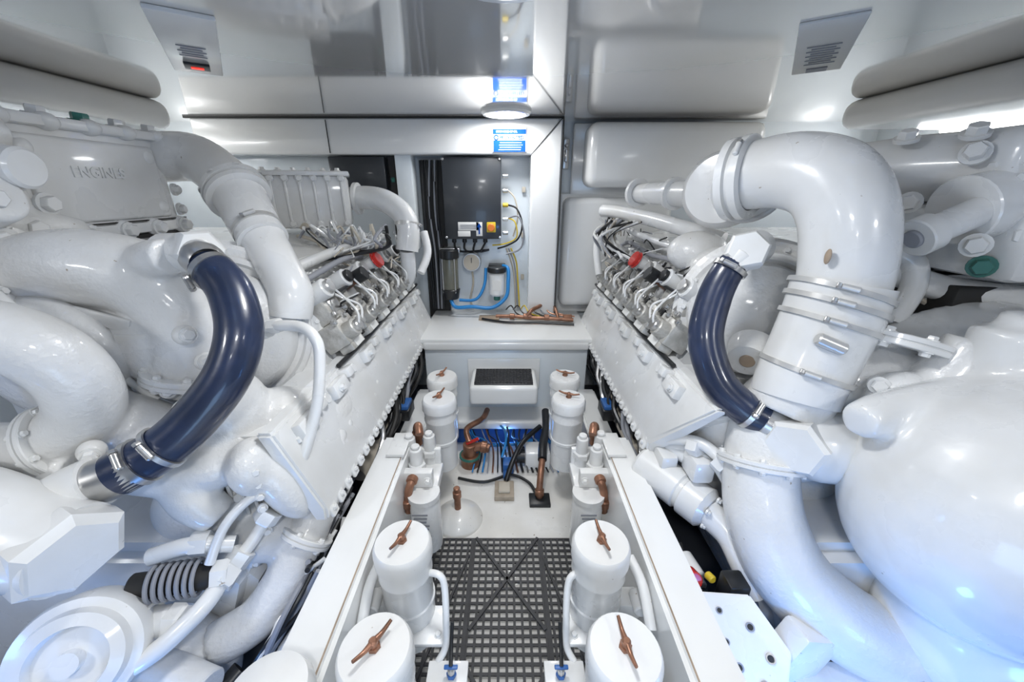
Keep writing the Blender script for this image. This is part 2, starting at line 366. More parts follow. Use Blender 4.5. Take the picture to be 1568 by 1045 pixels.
for x,y,a in ((-.236,.628,-.35),(-.229,.413,-.6),(.216,.628,.15),(.207,.413,.1),(-.257,1.267,-.4),(-.275,1.45,-.4),(.24,1.267,1.2),(.252,1.45,1.2)):
    fuel_filter(x,y,ang=a)
g=grp('oil_filter_housing'); b=MB('housing',g); b.lathe((-.385,.352,.44),(0,0,1),[(.068,0),(.07,.04),(.062,.062),(.035,.074),(0,.078)],PAINT,40); b.done()
for sx in (-1,1):
    g=grp('filter_bracket'); b=MB('bracket',g)
    for y in (.41,.63):
        b.box((sx*.29,y,.30),(.07,.05,.05),PAINT,bev=.006)
        b.box((sx*.205,y-.035,.27),(.12,.09,.012),PAINT,bev=.003)
        b.cyl((sx*.315,y,.34),(sx*.315,y-.05,.34),.018,PAINT,seg=14)
        b.bolt((sx*.16,y-.06,.276),(0,0,1),.007)
    b.tube([(sx*.19,.62,.42),(sx*.155,.61,.425),(sx*.142,.60,.40),(sx*.138,.57,.33),(sx*.14,.55,.27),(sx*.155,.53,.25)],.008,PAINT,seg=12)
    b.tube([(sx*.30,.66,.42),(sx*.315,.60,.40),(sx*.315,.53,.36)],.012,PAINT,seg=12)
    b.box((sx*.13,.50,.25),(.09,.06,.012),PAINT,bev=.003)
    b.cyl((sx*.12,.50,.25),(sx*.12,.50,.285),.008,STEEL,seg=12); b.hexn((sx*.12,.50,.258),(0,0,1),.011,.010,BLUEV); b.box((sx*.12,.50,.287),(.03,.009,.005),BLUEV,bev=.002)
    b.cyl((sx*.15,.45,.24),(sx*.15,.45,.28),.010,BLUEV,seg=12)
    b.tube([(sx*.12,.50,.29),(sx*.122,.53,.31),(sx*.122,.56,.34)],.0045,BLACK,seg=8)
    b.done()
    g=grp('fuel_valve_manifold'); b=MB('valve_block',g)
    b.box((sx*.30,1.04,.325),(.15,.12,.035),PAINT,bev=.006); b.box((sx*.36,1.06,.448),(.06,.12,.012),PAINT,bev=.003)
    for dx,dy in ((-.035,.03),(.03,.045),(.0,-.03)):
        x=sx*.30+dx;y=1.06+dy
        b.cyl((x,y,.33),(x,y,.455),.023,PAINT,r1=.020); b.hexn((x,y,.375),(0,0,1),.03,.022,PAINT); b.cyl((x,y,.455),(x,y,.468),.014,PAINT)
    b.box((sx*.30,.99,.37),(.12,.03,.06),PAINT,bev=.005); b.box((sx*.30,1.1,.36),(.14,.02,.09),PAINT,bev=.005)
    for k in (-1,1): b.bolt((sx*.30+k*.045,.974,.37),(0,-1,0),.010)
    b.done()
    c=MB('copper_fittings',g)
    c.tube([(sx*.325,1.17,.37),(sx*.325,1.16,.44),(sx*.31,1.13,.475),(sx*.30,1.10,.46)],.014,CU); c.cyl((sx*.325,1.168,.40),(sx*.325,1.163,.43),.019,CU)
    c.tube([(sx*.30,1.0,.38),(sx*.305,.965,.375),(sx*.315,.95,.34),(sx*.318,.945,.27)],.013,CU); c.cyl((sx*.302,.985,.38),(sx*.305,.96,.376),.018,CU); c.cyl((sx*.317,.945,.29),(sx*.318,.945,.32),.018,CU)
    c.done()
    k=MB('spin_on_filter',g); x=sx*.268
    k.lathe((x,.96,.10),(0,0,1),[(0,0),(.035,0),(.048,.012),(.05,.03),(.05,.20),(.046,.215),(.052,.22),(.052,.238),(0,.24)],PAINT,32)
    for q in range(9): k.box((x-.006+q*.001,.9095,.29-q*.015),(.05-.008*(q%3),.002,.006),GREY,bev=0)
    k.done()

# ---------------------------------------------------------------- bilge pipework
g=grp('bilge_pump_pipework'); b=MB('copper_valves',g)
b.cyl((-.175,1.5,-.02),(-.175,1.5,.06),.045,CU); b.cyl((-.175,1.5,.06),(-.175,1.5,.12),.032,CU); b.tube([(-.175,1.5,.09),(-.12,1.5,.105),(-.08,1.49,.10)],.022,CU)
b.cyl((-.19,1.5,.12),(-.13,1.5,.15),.008,RED); b.lathe((-.175,1.5,.05),(0,0,1),[(.052,0),(.052,.008),(.03,.01)],GREEN,20)
b.tube([(-.175,1.5,.13),(-.19,1.55,.17),(-.12,1.62,.18),(-.10,1.72,.17)],.014,CU); b.cyl((-.12,1.5,.105),(-.09,1.495,.102),.028,CU)
b.tube([(.144,1.27,.0),(.144,1.28,.06),(.150,1.31,.11),(.16,1.36,.14)],.014,CU); b.box((.144,1.26,.006),(.09,.07,.02),BLACK,bev=.004)
b.cyl((.144,1.275,.02),(.144,1.28,.05),.020,CU)
b.tube([(.16,1.36,.14),(.17,1.45,.15),(.20,1.6,.14),(.21,1.74,.15)],.020,BLACK); b.done()
b=MB('pump_body',g); b.box((.15,1.50,.05),(.12,.10,.10),CLEAN,bev=.012); b.cyl((.10,1.50,.05),(.05,1.50,.05),.035,BLACK)
b.box((.01,1.45,.03),(.05,.06,.06),BLUEV,bev=.004); b.cyl((0,1.42,.02),(0,1.38,.02),.014,BLUEV)
b.tube([(.17,1.6,.15),(.08,1.5,.13),(.03,1.42,.08),(.0,1.36,.02)],.012,BLACK)
b.tube([(-.13,1.72,.12),(-.03,1.68,.10),(.0,1.55,.12),(-.02,1.45,.08)],.006,BLUEH,seg=10)
b.tube([(-.10,1.62,.02),(.05,1.62,.03),(.14,1.66,.02),(.24,1.62,.04)],.010,BLUEH,seg=10)
b.tube([(-.22,1.38,.02),(-.10,1.36,.015),(.02,1.40,.02),(.10,1.36,.015),(.13,1.30,.01)],.007,BLACK,seg=8)
for k in range(18): b.tube([(-.24+k*.028,1.75,.10),(-.19+k*.022+R(-.03,.03),1.65,.04+R(0,.05)),(-.14+k*.019,1.55,.03+R(0,.06)),(-.16+k*.024,1.43,.01)],R(.003,.006),random.choice([BLACK,GREY,BLACK,BLUEH,CU]),seg=8)
b.done()
g=grp('wood_pad'); b=MB('pad',g); b.box((-.008,1.31,.012),(.085,.10,.024),WOOD,bev=.003); b.box((-.008,1.31,.03),(.05,.06,.012),BEIGE,bev=.003); b.done()
g=grp('deck_drain_fitting'); b=MB('cone',g); b.lathe((-.195,1.17,0),(0,0,1),[(.10,0),(.095,.012),(.06,.035),(.03,.055),(0,.055)],HULL,40)
b.cyl((-.195,1.17,.05),(-.195,1.17,.16),.013,CU); b.cyl((-.195,1.17,.11),(-.195,1.17,.14),.017,CU); b.done()

# ================================================================= ENGINES
def engine_common(g,sx):
    lo,hi=(.70,.70) if sx>0 else (.965,.80)
    b=MB('crankcase',g,sx)
    b.prism([(-.475,.47),(-.55,.735),(-.72,1.02),(-.95,1.06),(-1.7,1.06),(-1.7,.12),(-.62,.12),(-.50,.40)],1.12,2.16,PAINT,bev=.015)
    b.prism([(-.475,.50),(-.545,.72),(-.66,.72),(-.62,.50)],[lo+.03,hi+.02,hi+.02,lo+.03],1.13,PAINT,bev=.01)
    b.prism([(-.60,.38),(-.66,.48),(-1.5,.48),(-1.5,.03),(-.74,.03)],.62,1.15,PAINT,bev=.03)
    for i in range(7): b.bolt((-.615,.66+i*.075,.405),(1,0,-.2),.011)
    b.done()
    r=MB('cylinder_head_rail',g,sx)
    r.prism([(-.438,.49),(-.436,.53),(-.520,.745),(-.56,.745),(-.47,.49)],[lo,lo,hi,hi,lo],2.12,PAINT,bev=.007)
    d=Vector((-.084,0,.215)).normalized(); nrm=Vector((.93,0,.363))
    def onrail(y,t,off=0): return V(-.438,y,.51)+d*t+nrm*off
    AR=-.373
    y=lo+.03
    while y<2.1:
        r.box(onrail(y,-.006,-.001),(.012,.030,.036),PAINT,rot=(0,AR,0),bev=.005,seg=3); r.bolt(onrail(y,-.004,.006),nrm,.006)
        y+=.047
    r.tube([onrail(lo+.02,.045,.001),onrail(1.4,.045,.001),onrail(2.1,.045,.001)],.005,PAINT,seg=8)
    r.tube([onrail(hi+.1,.175,.001),onrail(1.4,.175,.001),onrail(2.1,.175,.001)],.004,PAINT,seg=8)
    for y in (.86,1.12,1.38,1.64,1.9):
        if y<lo: continue
        pts=[onrail(y+.030*math.cos(a),.125+.030*math.sin(a),.002) for a in [k*.42-.6 for k in range(11)]]
        r.tube(pts,.0045,PAINT,seg=8,res=2)
        r.bolt(onrail(y-.10,.190,.004),nrm,.011); r.ell(onrail(y+.1,.09,0),(.01,.018,.018),PAINT); r.bolt(onrail(y+.04,.075,.001),nrm,.008)
        r.box(onrail(y-.06,.11,.0),(.006,.003,.21),DARK,rot=(0,AR,0),bev=0)
    for y in (.80,.99,1.24,1.48,1.72,1.96):
        if y<hi+.04: continue
        q=onrail(y,.205,.018); r.box(q,(.030,.085,.045),PAINT,rot=(0,AR,0),bev=.006); r.box(onrail(y+.06,.222,.022),(.045,.035,.03),PAINT,rot=(0,AR,0),bev=.005)
        r.bolt(onrail(y-.015,.205,.036),nrm,.010); r.cyl(onrail(y+.10,.215,.0),onrail(y+.10,.215,.035),.016,PAINT)
    r.done()
    h=MB('fuel_injection_pumps',g,sx)
    d2=Vector((-.17,0,.285)).normalized(); n2=Vector((.86,0,.51)); o0=V(-.55,0,.74)
    def P(y,t,off): return o0+V(0,y,0)+d2*t+n2*off
    ang=-.54
    k=0; y=1.17
    while y<2.1:
        h.box(P(y,.06,.035),(.085,.112,.085),ALU,rot=(0,ang,0),bev=.006)
        h.box(P(y+.02,.14,.035),(.075,.095,.075),ALU,rot=(0,ang,0),bev=.008)
        h.box(P(y+.02,.145,.074),(.006,.06,.045),STEEL,rot=(0,ang,0),bev=.002)
        h.cyl(P(y-.025,.055,.05),P(y-.025,.055,.115),.028,ALU); h.cyl(P(y-.025,.055,.11),P(y-.025,.055,.13),.020,STEEL)
        h.cyl(P(y+.035,.06,.05),P(y+.035,.06,.10),.023,ALU); h.hexn(P(y+.035,.06,.10),n2,.018,.018,STEEL)
        h.box(P(y,.010,.048),(.05,.095,.032),ALU,rot=(0,ang,0),bev=.005)
        h.box(P(y+.005,.008,.0745),(.002,.06,.022),LABEL,rot=(0,ang,0),bev=0)
        h.box(P(y+.078,.07,.02),(.09,.018,.12),DARK,rot=(0,ang,0),bev=0)
        h.cyl(P(y-.01,.20,.02),P(y-.01,.20,.11),.032,PAINT); h.cyl(P(y-.01,.20,.105),P(y-.01,.20,.125),.022,BLACK if k%2 else STEEL)
        h.cyl(P(y+.06,.21,.02),P(y+.06,.21,.09),.020,ALU,seg=14)
        h.tube([P(y-.025,.055,.125),P(y-.02,.09,.145),P(y+.015,.15,.12),P(y-.01,.20,.12)],.0035,PAINT,seg=8)
        h.tube([P(y+.035,.06,.115),P(y+.05,.10,.13),P(y+.03,.16,.10),P(y+.05,.24,.05)],.004,PAINT,seg=8)
        for e in range(4): h.bolt(P(y-.055+e*.037,.10+.02*(e%2),.076),n2,.0085,STEEL)
        for e in range(3): h.bolt(P(y-.05+e*.05,.265,.02),n2,.011)
        h.box(P(y+.075,.10,.05),(.05,.02,.03),BLACK,rot=(0,ang,0),bev=.004)
        k+=1; y+=.155
    h.tube([P(1.15,.25,.06),P(1.4,.26,.09),P(1.65,.25,.07),P(1.9,.26,.09),P(2.1,.22,.06)],.010,GREY,seg=10)
    h.tube([P(1.15,.175,.09),P(1.4,.17,.095),P(1.65,.175,.09),P(1.9,.17,.095),P(2.12,.17,.09)],.006,BLACK,seg=8)
    h.tube([P(1.05,-.012,.035),P(1.3,-.015,.04),P(1.6,-.012,.035),P(2.12,-.012,.038)],.008,BLACK,seg=8)
    h.tube([P(1.15,.30,.04),P(1.5,.305,.05),P(2.1,.30,.04)],.018,PAINT,seg=12)
    for i in range(44):
        y=R(1.2,2.1);t=R(.10,.32); a=P(y,t,R(.06,.11)); h.tube([a,a+V(R(-.03,.03),R(-.05,.05),R(.0,.035)),a+V(R(-.03,.03),R(-.09,.09),R(-.03,.03))],R(.0018,.0035),random.choice([BEIGE,BLACK,GREY,PAINT,BLACK]),seg=6,res=5)
    h.done()
    c=MB('filler_cap',g,sx); q=P(1.60,.20,.12); c.cyl(q,q+n2*.022,.034,RED); c.cyl(q-n2*.06,q,.024,PAINT); c.ring(q+n2*.004,n2,.033,.004,RED)
    q=P(1.36,.18,.11); c.cyl(q,q+n2*.045,.026,BLACK); c.cyl(q-n2*.05,q,.020,CU)
    c.done()
    u=MB('lower_hoses',g,sx)
    for i in range(24):
        y=R(1.0,2.0); u.tube([(-.46+R(-.02,.03),y,.48),(-.45+R(-.02,.02),y-.03,.42),(-.46+R(-.02,.02),y-.10,.36),(-.5,y-.12,.27)],R(.004,.012),random.choice([BLACK,BLACK,DARK,GREY,STEEL,RED if i==3 else BLACK]),seg=8)
    u.tube([(-.49,1.55,.36),(-.49,1.3,.35),(-.50,1.15,.35),(-.52,1.05,.33)],.035,BEIGE)
    u.tube([(-.49,1.9,.42),(-.48,1.5,.43),(-.48,1.15,.42)],.022,BLACK)
    u.box((-.43,1.40,.37),(.05,.10,.05),BLACK,bev=.006); u.box((-.43,1.40,.40),(.04,.08,.02),BLUEV,bev=.004)
    u.box((-.60,1.62,.3),(.06,.96,.36),DARK,bev=0)  # near-black block paints the shade below the rail
    u.done()

# ---------------- LEFT ENGINE
E=grp('marine_diesel_engine'); engine_common(E,1)
b=MB('intercooler',E)
b.box((-1.27,1.115,1.27),(.36,.44,.27),PAINT,bev=.022,seg=4)
b.box((-1.095,1.115,1.27),(.03,.36,.20),PAINT,bev=.010,seg=3)
b.box((-1.11,1.115,1.145),(.06,.47,.03),PAINT,bev=.006); b.box((-1.11,1.115,1.40),(.08,.47,.025),PAINT,bev=.006)
b.box((-1.11,1.115,1.164),(.055,.465,.003),DARK,bev=0)
for y in (.92,1.02,1.12,1.22,1.32):
    b.bolt((-1.10,y,1.414),(0.15,0,1),.018,GREEN if abs(y-1.12)<.01 else PAINT); b.ell((-1.085,y,1.40),(.025,.025,.02),PAINT)
    b.bolt((-1.075,y,1.142),(1,0,0),.017); b.ell((-1.09,y,1.145),(.02,.028,.026),PAINT)
for z in (1.19,1.25,1.31,1.37): b.bolt((-1.085,1.335,z),(1,.2,0),.014); b.bolt((-1.085,.895,z),(1,.2,0),.014)
for y in (.95,1.27):
    for z in (1.2,1.34): b.ell((-1.085,y,z),(.012,.02,.02),PAINT)
b.box((-1.25,1.115,1.09),(.26,.40,.10),PAINT,bev=.02); b.box((-1.10,1.115,1.12),(.02,.46,.012),DARK,bev=0); b.done()
text('ENGINES',(-1.079,1.03,1.28),.035,PAINT,E,rot=(math.radians(90),0,math.radians(90)),ext=.002,name='cast_lettering')
b=MB('intercooler_end_castings',E)
b.box((-1.20,.82,1.30),(.30,.16,.20),CAST); b.cyl((-1.10,.84,1.30),(-.99,.84,1.29),.045,CAST); b.cyl((-1.12,.80,1.2),(-.98,.78,1.24),.05,CAST)
b.tube([(-1.2,.72,1.16),(-1.10,.76,1.18),(-1.06,.90,1.17),(-1.07,.98,1.15)],.035,CAST); b.tube([(-1.25,.7,1.34),(-1.1,.76,1.36),(-1.05,.9,1.36)],.03,CAST)
b.done(.008,5)
b=MB('end_bolts',E)
b.cyl((-1.02,.84,1.295),(-.965,.84,1.29),.040,PAINT,bev=.006)
for p,a in (((-1.04,.87,1.17),(1,-.3,0)),((-1.03,.80,1.155),(1,-.6,-.1)),((-1.04,.86,1.39),(.3,-.3,1)),((-1.06,.76,1.395),(.2,-.3,1)),((-1.05,.92,1.22),(1,0,0)),((-.985,.775,1.235),(1,-.2,0))): b.bolt(p,a,.018)
b.done()
b=MB('charge_air_elbow',E)
b.tube([(-1.19,1.34,1.34),(-1.11,1.365,1.348),(-1.02,1.375,1.345),(-.93,1.34,1.30),(-.845,1.28,1.24)],.074,PAINT,seg=32)
ax=V(.60,-.50,-.63)
b.lathe((-.865,1.30,1.255),ax,[(.07,0),(.094,.004),(.094,.020),(.076,.022),(.076,.028),(.092,.030),(.092,.046),(.07,.05)],PAINT,36)
b.tube([(-.835,1.275,1.222),(-.77,1.21,1.15),(-.715,1.16,1.09),(-.67,1.12,1.03),(-.635,1.09,.965),(-.64,1.07,.90)],[.076,.071,.060,.059,.061,.058],PAINT,seg=32)
b.lathe((-.735,1.175,1.115),ax,[(.06,0),(.071,.002),(.071,.012),(.06,.014)],PAINT,36)
b.clamp((-.755,1.195,1.135),ax,.068,.014,(.5,-.8,.2))
for k in range(8):
    a=k*math.pi/4; o=axm((-.86,1.295,1.25),ax)@V(.085*math.cos(a),.085*math.sin(a),0)
    b.bolt(o,-ax,.009)
b.done()
b=MB('rear_charge_cooler',E)
b.box((-.92,1.86,1.20),(.38,.24,.22),PAINT,rot=(0,0,.35),bev=.02)
for k in range(7):
    t=(k-3)*.055; c,s_=math.cos(.35),math.sin(.35)
    px=-.92+t*c+.125*s_; py=1.86+t*s_-.125*c
    b.bolt((px,py,1.295),(s_,-c,0),.012); b.bolt((px,py,1.11),(s_,-c,0),.012)
    b.box((px-.002,py+.002,1.20),(.012,.02,.17),PAINT,rot=(0,0,.35),bev=.004)
b.box((-.92,1.86,1.315),(.40,.26,.02),PAINT,rot=(0,0,.35),bev=.006)
for k in range(7): b.bolt((-1.08+k*.055,1.72+k*.02,1.328),(0,0,1),.010)
b.tube([(-.74,1.93,1.21),(-.66,1.93,1.215),(-.57,1.90,1.20),(-.49,1.87,1.15),(-.46,1.85,1.08),(-.47,1.83,.98)],.052,PAINT,seg=24)
b.lathe((-.72,1.935,1.21),(1,0,0),[(.05,0),(.072,.002),(.072,.018),(.05,.02)],PAINT)
b.clamp((-.465,1.86,1.10),(-.1,-.2,-1),.055,.02); b.tube([(-.47,1.83,.98),(-.48,1.85,.86),(-.52,1.9,.8)],.035,PAINT)
b.tube([(-.42,2.0,1.05),(-.40,1.96,.95),(-.43,1.9,.86)],.02,PAINT)
for k in range(24): b.tube([(-.9+k*.018,1.66+R(-.05,.05),1.06+R(0,.05)),(-.86+k*.016,1.60+R(-.05,.1),1.08+R(-.02,.05)),(-.78+k*.012,1.62,1.03+R(-.03,.03)),(-.72,1.6+R(-.2,.2),1.0)],R(.003,.008),random.choice([BEIGE,PAINT,PAINT,BLACK,GREY]),seg=8)
b.done()
b=MB('turbo_compressor_housing',E)
ax=V(.50,-.82,.22); c0=V(-.80,.995,.865)
b.lathe(c0-ax*.06,ax,[(0,-.1),(.26,-.1),(.275,-.02),(.275,.0),(.262,.004),(.262,.034),(.25,.04),(.232,.034),(.226,.050),(.212,.058),(.205,.048),(.19,.045),(.185,.075),(.16,.10),(.10,.12),(0,.12)],CAST,64)
for k in range(18):
    a=k*2*math.pi/18; o=axm(c0-ax*.026,ax)@V(.246*math.cos(a),.246*math.sin(a),0); b.bolt(o,ax,.008)
b.done()
b=MB('turbo_volute_casting',E)
b.tube([(-1.20,.78,1.05),(-1.05,.80,1.085),(-.93,.83,1.09),(-.82,.86,1.05),(-.765,.86,.96),(-.765,.83,.86),(-.80,.80,.80)],[.05,.07,.085,.09,.085,.075,.06],CAST,seg=24)
b.tube([(-1.3,.90,1.03),(-1.12,.93,1.08),(-.98,.96,1.09),(-.88,1.0,1.06)],[.07,.07,.06,.05],CAST,seg=24)
b.ell((-.86,.86,.90),(.13,.10,.13),CAST); b.ell((-1.0,.86,.95),(.14,.10,.12),CAST)
b.tube([(-.70,.80,1.12),(-.76,.82,1.11),(-.82,.86,1.08)],[.038,.04,.05],CAST)
b.done(.008,3)
b=MB('volute_flanges',E)
b.flange((-1.03,.805,1.087),(1,.15,.2),.06,.092,.03,PAINT,9,.008)
b.flange((-.765,.81,.835),(-.25,-.2,-1),.05,.085,.024,PAINT,8,.008)
b.flange((-.515,.72,.42),(-.4,-.6,-.7),.04,.066,.022,PAINT,6,.007)
b.flange((-.93,.615,1.025),(1,.1,.1),.05,.074,.020,PAINT,8,.006)
b.flange((-.90,.628,.785),(-1,-.3,-.3),.05,.074,.020,PAINT,8,.006)
b.box((-.87,.775,.99),(.10,.01,.03),CAST,rot=(0,.4,.2),bev=.003); b.box((-.82,.78,.93),(.07,.012,.05),LABEL,rot=(.1,.1,.3),bev=.002)
b.tube([(-.96,.74,1.0),(-.92,.76,.97),(-.86,.76,.86),(-.80,.76,.80)],.008,PAINT,seg=10)
b.done()
b=MB('exhaust_volute_casting',E)
b.tube([(-1.05,.60,1.00),(-.93,.61,1.025),(-.845,.62,.995),(-.815,.64,.92),(-.845,.65,.83),(-.92,.62,.775),(-1.03,.60,.78)],[.055,.058,.06,.06,.06,.058,.055],CAST,seg=24)
b.ell((-1.0,.76,.90),(.16,.06,.15),CAST)
b.tube([(-.90,.70,.80),(-.80,.72,.74),(-.73,.72,.70)],[.07,.07,.05],CAST)
b.tube([(-1.1,.56,.72),(-.95,.58,.70),(-.84,.60,.72)],.05,CAST)
b.done(.0075,3)
b=MB('flange_nut',E); b.cyl((-.90,.76,.92),(-.885,.705,.925),.034,BROWN); b.hexn((-.885,.705,.925),(.3,-1,.1),.024,.022,BROWN)
b.tube([(-1.02,.70,1.08),(-.95,.68,1.07),(-.92,.68,1.02),(-.915,.69,.97)],.014,PAINT)
for p,a in (((-.76,.755,.83),(.5,-.8,.2)),((-.70,.80,.88),(.7,-.6,.2)),((-.80,.60,.78),(.6,-.8,0)),((-.71,.72,.80),(.6,-.8,.1)),((-.69,.76,.96),(.8,-.5,.2)),((-.66,.72,.56),(.7,-.7,.2)),((-.60,.76,.60),(.8,-.5,.2)),((-.70,.70,.44),(.6,-.8,.2))): b.ell(p,(.022,.022,.022),CAST); b.bolt(Vector(p)+Vector(a).normalized()*.016,a,.012)
b.done()
b=MB('water_pump_casting',E)
b.ell((-.67,.80,.72),(.085,.09,.14),CAST); b.ell((-.60,.86,.66),(.09,.10,.11),CAST)
b.tube([(-.80,.64,.70),(-.73,.67,.665),(-.66,.70,.66),(-.60,.73,.67)],[.045,.052,.05,.035],CAST,seg=24)
b.tube([(-.73,.67,.665),(-.70,.66,.60),(-.66,.66,.55)],[.05,.05,.04],CAST)
b.tube([(-.50,.92,.60),(-.49,.80,.50),(-.515,.72,.42),(-.55,.66,.35),(-.60,.60,.29),(-.68,.56,.26)],[.04,.045,.05,.05,.05,.05],CAST,seg=24)
b.ell((-.53,.98,.60),(.06,.14,.10),CAST); b.ell((-.75,.75,.50),(.14,.10,.10),CAST); b.ell((-.62,.72,.44),(.08,.08,.07),CAST)
b.ell((-.535,.715,.60),(.05,.05,.11),CAST,(0,-.37,0)); b.ell((-.58,.70,.66),(.05,.06,.07),CAST)
b.done(.008,3)
b=MB('casting_ribs',E)
for k in range(5): b.box((-.69+k*.028,.715,.62-k*.02),(.008,.05,.13),CAST,rot=(.1,0,.5),bev=.003)
for k in range(6): b.bolt((-.565+.003*k,.665,.50+k*.035),(.6,-.8,.1),.008)
b.done()
b=MB('pump_pulley',E); ax=V(.35,-.75,.55)
b.lathe((-.80,.44,.44),ax,[(0,-.05),(.10,-.05),(.105,0),(.10,.012),(.085,.016),(.08,.03),(.06,.035),(.055,.02),(.02,.02),(.02,.04),(0,.04)],PAINT,48)
for k in range(7): b.ring((-.74+k*.012,.55+.004*k,.48-k*.002),(1,.3,-.1),.034,.0045,GREY,24,8)
b.cyl((-.78,.54,.482),(-.64,.58,.465),.026,DARK); b.hexn((-.64,.58,.465),(1,.3,-.1),.03,.03,PAINT)
b.cyl((-.86,.50,.42),(-.70,.52,.41),.03,PAINT); b.hexn((-.70,.52,.41),(1,0,0),.035,.03,PAINT)
for k in range(6): b.ring((-.80+k*.014,.50+.002*k,.425),(1,.1,0),.032,.004,PAINT,20,8)
b.cyl((-.78,.50,.30),(-.62,.46,.28),.04,CAST); b.cyl((-.95,.42,.20),(-.70,.42,.22),.10,CAST); b.ell((-.80,.55,.20),(.16,.10,.14),CAST); b.tube([(-.60,.52,.24),(-.66,.44,.22),(-.8,.38,.25)],.022,BLACK)
b.done()
b=MB('oil_feed_pipe',E)
b.tube([(-.63,.93,.915),(-.57,.90,.932),(-.505,.88,.935),(-.47,.865,.915),(-.458,.85,.87),(-.462,.80,.761),(-.497,.74,.634),(-.535,.70,.57)],.0135,PAINT)
b.tube([(-.555,.68,.545),(-.589,.64,.492),(-.615,.61,.465)],.014,PAINT)
b.tube([(-.625,.59,.455),(-.632,.54,.44),(-.655,.50,.425),(-.70,.46,.40),(-.80,.42,.36)],.018,PAINT)
for p,a,r,h in (((-.65,.935,.905),(1,-.3,.2),.024,.035),((-.60,.915,.925),(1,-.3,.2),.02,.03),((-.525,.71,.585),(-.5,-.4,-.7),.025,.035),((-.553,.68,.548),(-.5,-.5,-.6),.028,.03),((-.60,.63,.48),(-.4,-.5,-.5),.026,.04),((-.622,.60,.458),(-.1,-1,-.2),.03,.035),((-.50,.735,.627),(-.4,-.4,-.8),.02,.02)): b.hexn(p,a,r,h,PAINT)
b.tube([(-.62,.63,.50),(-.69,.60,.53),(-.76,.58,.52)],.018,PAINT); b.hexn((-.66,.615,.52),(-1,-.3,.2),.027,.035,PAINT)
b.tube([(-.53,.70,.60),(-.58,.66,.60),(-.62,.62,.56),(-.64,.58,.50)],.010,PAINT)
b.done()
b=MB('wiring_loom',E)
for i in range(22): b.tube([(-.47+R(-.02,.02),.62+R(0,.3),.40),(-.50+R(-.03,.03),.58+R(0,.2),.30+R(0,.05)),(-.56,.54,.24+R(-.03,.03)),(-.64,.52,.14)],R(.003,.007),random.choice([BLACK,GREY,PAINT,BLACK]),seg=8)
b.done()
H=grp('coolant_hose')
b=MB('hose',H)
hp=[(-.622,.79,1.098),(-.592,.775,1.085),(-.562,.757,1.045),(-.541,.72,.979),(-.559,.68,.903),(-.614,.64,.83),(-.669,.605,.782),(-.735,.572,.75)]
b.tube(hp,[.038,.040,.042,.043,.043,.043,.043,.043],NAVY,seg=32,res=10); b.done()
b=MB('hose_clamps',H)
b.clamp((-.608,.782,1.093),(.8,-.4,-.45),.040,.014,(-.6,-.6,-.2),STEEL); b.clamp((-.70,.588,.766),(-.8,-.4,-.4),.045,.014,(-.1,-.8,.5),STEEL); b.clamp((-.665,.605,.786),(-.7,-.45,-.5),.045,.010,(.3,-.8,.5),STEEL)
b.tube([(-.70,.588,.766),(-.74,.57,.748),(-.79,.55,.737)],.0425,STEEL,seg=32); b.done()
F=MB('hose_end_fittings',E)
F.hexn((-.67,.83,1.125),(.75,-.60,.10),.048,.05,PAINT); F.lathe((-.645,.805,1.12),(.7,-.5,-.25),[(.03,0),(.038,0),(.038,.03),(.032,.04)],STEEL,28)
F.cyl((-.75,.85,1.12),(-.66,.82,1.125),.042,PAINT)
F.tube([(-.76,.56,.745),(-.80,.545,.73),(-.825,.52,.715),(-.80,.49,.69)],.048,PAINT,seg=28)
F.tube([(-1.0,.47,.78),(-.90,.475,.75),(-.80,.47,.70),(-.735,.467,.683)],[.078,.078,.076,.074],PAINT,seg=36)
F.lathe((-.755,.468,.69),(.85,-.35,-.15),[(.05,0),(.076,.0),(.078,.008),(.078,.034),(.062,.046),(0,.048)],PAINT,6,.3)
F.done()

# ---------------- RIGHT ENGINE
E=grp('marine_diesel_engine'); engine_common(E,-1)
b=MB('charge_air_elbow',E)
b.tube([(.60,1.10,1.270),(.645,1.06,1.285),(.685,.99,1.290),(.722,.92,1.265),(.745,.875,1.20),(.757,.85,1.10),(.757,.84,1.03)],[.083,.083,.085,.087,.087,.087,.085],PAINT,seg=40,res=9)
b.lathe((.615,1.085,1.275),(-.62,.78,-.1),[(.08,-.03),(.102,-.028),(.102,-.010),(.09,-.008),(.09,.002),(.102,.004),(.102,.022),(.08,.026)],PAINT,48)
b.ell((.672,.80,1.12),(.004,.008,.016),BROWN)
b.done()
b=MB('elbow_vband_clamp',E); b.clamp((.628,1.07,1.279),(-.62,.78,-.1),.100,.016,(-.6,-.5,.6),PAINT); b.done()
b=MB('rubber_coupling_hose',E)
ax=V(-.30,-.12,-.95)
b.tube([(.760,.845,1.05),(.750,.835,.98),(.73,.825,.90),(.705,.81,.82),(.695,.80,.78)],[.096,.096,.094,.092,.090],PAINT,seg=40)
for p,rr in (((.757,.843,1.035),.100),((.753,.838,1.005),.101),((.745,.832,.965),.099),((.715,.815,.85),.096)): b.clamp(p,ax,rr,.011,(-.55,-.8,.1),CLAMP)
b.cyl((.665,.755,.955),(.715,.735,.935),.014,CLAMP,seg=16)
b.done()
b=MB('turbo_outlet_casting',E)
b.tube([(.71,.82,.84),(.70,.81,.79),(.68,.80,.74)],[.085,.09,.085],CAST,seg=28)
b.ell((.78,.88,.70),(.15,.11,.13),CAST); b.ell((.90,.87,.80),(.15,.13,.13),CAST); b.ell((.86,.72,.80),(.07,.06,.09),CAST)
b.tube([(.70,.80,.58),(.80,.76,.66),(.90,.72,.78),(.98,.72,.95)],[.05,.06,.07,.06],CAST)
